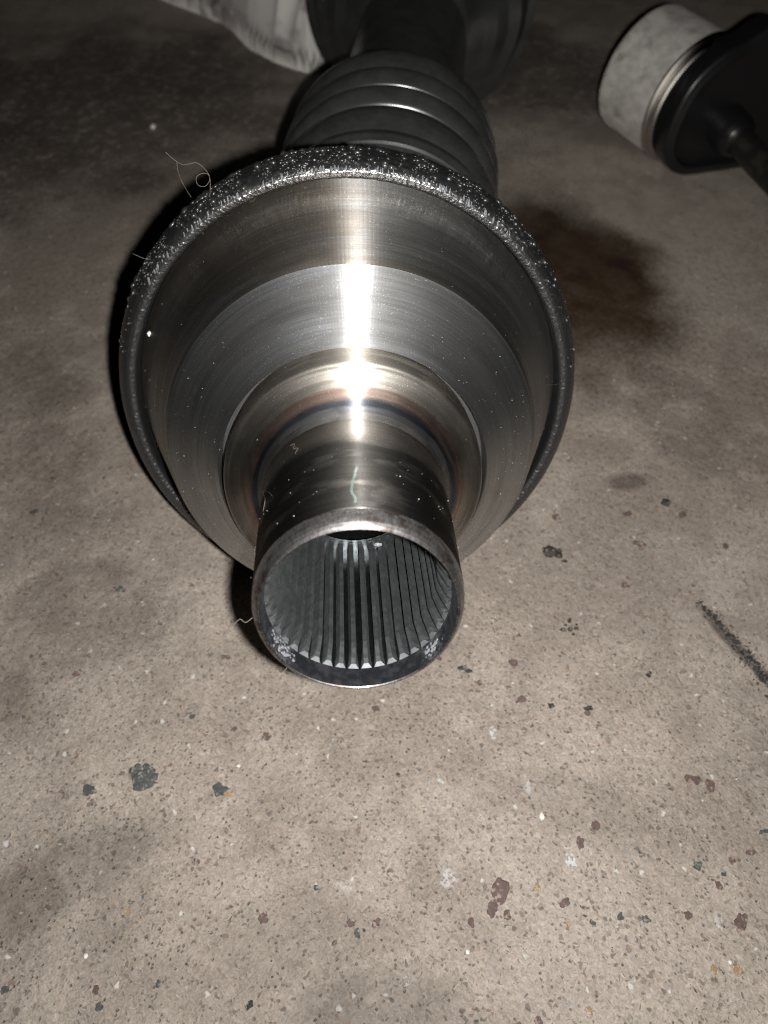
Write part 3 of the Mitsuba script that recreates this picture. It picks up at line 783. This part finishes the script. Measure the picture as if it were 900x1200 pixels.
# streak of dirt at the right edge: hundreds of grains
R5 = np.random.default_rng(5)
ms = []
for j in range(1700):
    t = R5.uniform(0.05, 1.15)
    cx, cy = 101.5 + t * 16.5, 64.5 - t * 29.0 + 2.0 * math.sin(t * 5)
    spread = 0.25 + 0.75 * t
    off = R5.normal() * spread * (1.0 if R5.random() < .75 else 2.4)
    x, y = cx + off * .87 + R5.normal() * .4, cy + off * .49 + R5.normal() * .4
    r = min(.6, .09 + R5.exponential(.10)) * (0.8 + 0.5 * t)
    m = pebble([r, r * R5.uniform(.6, 1.2), r * .6], j, 0, .3)
    m.vertices = (m.vertices + [x, y, r * .3]) * MM
    ms.append(m)
scene['dirt_streak'] = mikit.ply(trimesh.util.concatenate(ms), 'stone_black')
say('dirt_streak', 'dark crumbly streak of dirt running off at the right edge', 'dirt', kind='stuff')

# loose sand grains on the slab
ms = []
for j in range(1500):
    x, y = R5.uniform(-105, 125), R5.uniform(-56, 150)
    r = min(.42, .12 + R5.exponential(.08))
    m = pebble([r, r * R5.uniform(.7, 1.3), r * .7], j % 40, 0, .3)
    m.vertices = (m.vertices + [x, y, r * .2]) * MM
    ms.append(m)
for name, tone, sel in (('sand_grit', 'stone_grey', slice(0, 560)), ('sand_grit_001', 'stone_slate', slice(560, 960)), ('sand_grit_002', 'white_mineral', slice(1460, 1500))):
    scene['floor__' + name] = mikit.ply(trimesh.util.concatenate(ms[sel]), tone)
    say('floor__' + name, kind='stuff')

# dust specks on the steel
SPECKS = [(-41.3, 60.3, 96.0), (-36.1, 54.2, 95.0), (-27.5, 45.5, 94.5), (-45.2, 64.0, 95.8), (-37.3, 49.2, 87.5), (-42.5, 49.6, 77.5), (-40.6, 46.8, 73.0), (23.1, 46.8, 69.2), (29.0, 52.6, 68.0), (31.5, 56.7, 74.9), (18.4, 48.5, 91.4), (9.9, 66.6, 108.8), (12.8, 65.2, 106.6), (6.3, 17.7, 107.8), (10.3, 19.9, 103.0), (13.0, 28.4, 94.4), (3.0, 23.1, 107.9), (-15.7, 12.1, 109.9), (-10.2, 94.5, 117.9), (5.4, 99.3, 115.9), (14.9, 88.7, 111.9), (26.9, 68.5, 98.4), (30.3, 63.5, 89.4), (-43.9, 56.0, 87.8), (-48.1, 55.3, 78.9), (-42.5, 47.7, 62.0), (39.0, 77.4, 19.2), (34.5, 77.0, 18.9), (-19.5, 58.5, 107.5), (-21.2, 56.4, 105.5), (-25.1, 50.4, 102.0), (9.9, 58.0, 104.1), (16.6, 58.5, 100.0)]
ms = []
for j, c in enumerate(SPECKS):
    r = R5.uniform(.07, .15)
    m = pebble([r, r * R5.uniform(.5, 1.3), r], j, 0, .3)
    m.vertices = (m.vertices + c) * MM
    ms.append(m)
for j in range(300):        # finer ones, scattered over cone, barrel and tube
    a = R5.uniform(-.3, math.pi + .3); s = R5.random()
    y, r0 = (8 + 28 * R5.random(), 19.9) if s < .3 else ((52 + 13 * (u := R5.random()), 32.2 + 13 * u) if s < .7 else (66 + 33 * (u := R5.random()), 45.9 + 12.7 * u))
    r = R5.uniform(.035, .08)
    m = pebble([r, r * R5.uniform(.6, 1.8), r], j, 0, .3)
    m.vertices = to_world_mm(m.vertices + [r0 * math.cos(a), y, r0 * math.sin(a)])
    ms.append(m)
scene['dust'] = mikit.ply(trimesh.util.concatenate(ms), 'dust_grey')
say('dust', 'pale dust specks sprinkled over the bright steel', 'dust', kind='stuff')

FIBRES = {
    'curl': ('looped lint fibre standing on the greasy lip, upper left', [(-52.2, 111.0, 125.4), (-50.4, 110.5, 123.8), (-48.3, 110.2, 122.7), (-45.2, 110.5, 123.0), (-43.2, 110.0, 121.5), (-42.4, 109.4, 119.7), (-43.6, 108.8, 118.1), (-45.4, 108.8, 118.3), (-45.6, 109.3, 120.0), (-43.9, 109.8, 120.8), (-42.4, 109.5, 119.9), (-43.0, 107.6, 115.4), (-44.1, 106.3, 114.0), (-45.3, 105.0, 111.3), (-45.5, 104.6, 107.7)], .10),
    'side': ('short straight lint fibre left of the looped one', [(-49.9, 110.4, 123.5), (-49.7, 109.4, 120.6), (-48.6, 108.4, 117.9), (-47.4, 107.7, 115.8)], .07),
    'low': ('lint fibre across the left side of the black lip', [(-63.9, 102.4, 103.6), (-60.9, 102.1, 102.3), (-57.3, 101.3, 102.4), (-54.9, 101.5, 102.7), (-54.0, 101.9, 104.2)], .08),
    'right': ('lint fibre hanging from the right side of the lip onto the steel', [(54.6, 96.7, 70.0), (52.5, 94.6, 69.0), (49.8, 93.0, 68.3), (43.8, 85.7, 74.1), (39.9, 76.7, 79.8), (39.5, 74.2, 79.2), (41.1, 76.5, 75.2)], .07),
    'coil': ('tiny curled lint fibre on top left of the hub tube', [(-19.3, 38.5, 100.0), (-18.3, 38.2, 100.9), (-18.3, 36.2, 101.5), (-17.3, 35.6, 102.4), (-17.7, 34.0, 102.5)], .07),
    'hub': ('kinked lint fibre at the left side of the hub tube', [(-23.6, 22.9, 97.8), (-23.4, 25.5, 98.4), (-25.0, 31.3, 93.9), (-23.0, 27.3, 98.6), (-21.5, 23.9, 101.3)], .07),
    'arcs': ('small arched lint fibre at the top left edge of the lip', [(-35.5, 107.5, 116.6), (-34.1, 107.9, 115.3), (-32.5, 107.9, 114.6), (-31.3, 108.4, 116.5), (-31.8, 108.2, 118.6)], .07),
}
for nm, (lab, pts_, r) in FIBRES.items():
    k = key_for('lint_fibre')
    scene[k] = mikit.ply(tube(spline_curve(pts_, 70) * MM, 0.42 * r * MM * (0.7 + 0.6 * meshkit.noise(np.arange(70)[:, None] * np.array([[.2, 0, 0]]) + r * 99, 3)), 5), 'lint', smooth=True)
    say(k, lab, 'fibre')
for pts_, lab in (([(-19.2, 4, -3), (-20.6, 3.2, -3.6), (-21.6, 3.4, -3.0), (-22.8, 3.0, -3.8)], 'short hair sticking out from the lower left of the hub'),
                  ([(-13.6, 2, -13.6), (-14.8, 1.4, -14.8), (-15.6, 1.8, -14.2), (-15.2, 1.5, -15.6)], 'short hooked hair on the bottom left rim of the hub')):
    k = key_for('lint_fibre')
    scene[k] = mikit.ply(tube(spline_curve(to_world_mm(pts_), 40), .04 * MM, 5), 'lint', smooth=True)
    say(k, lab, 'fibre')
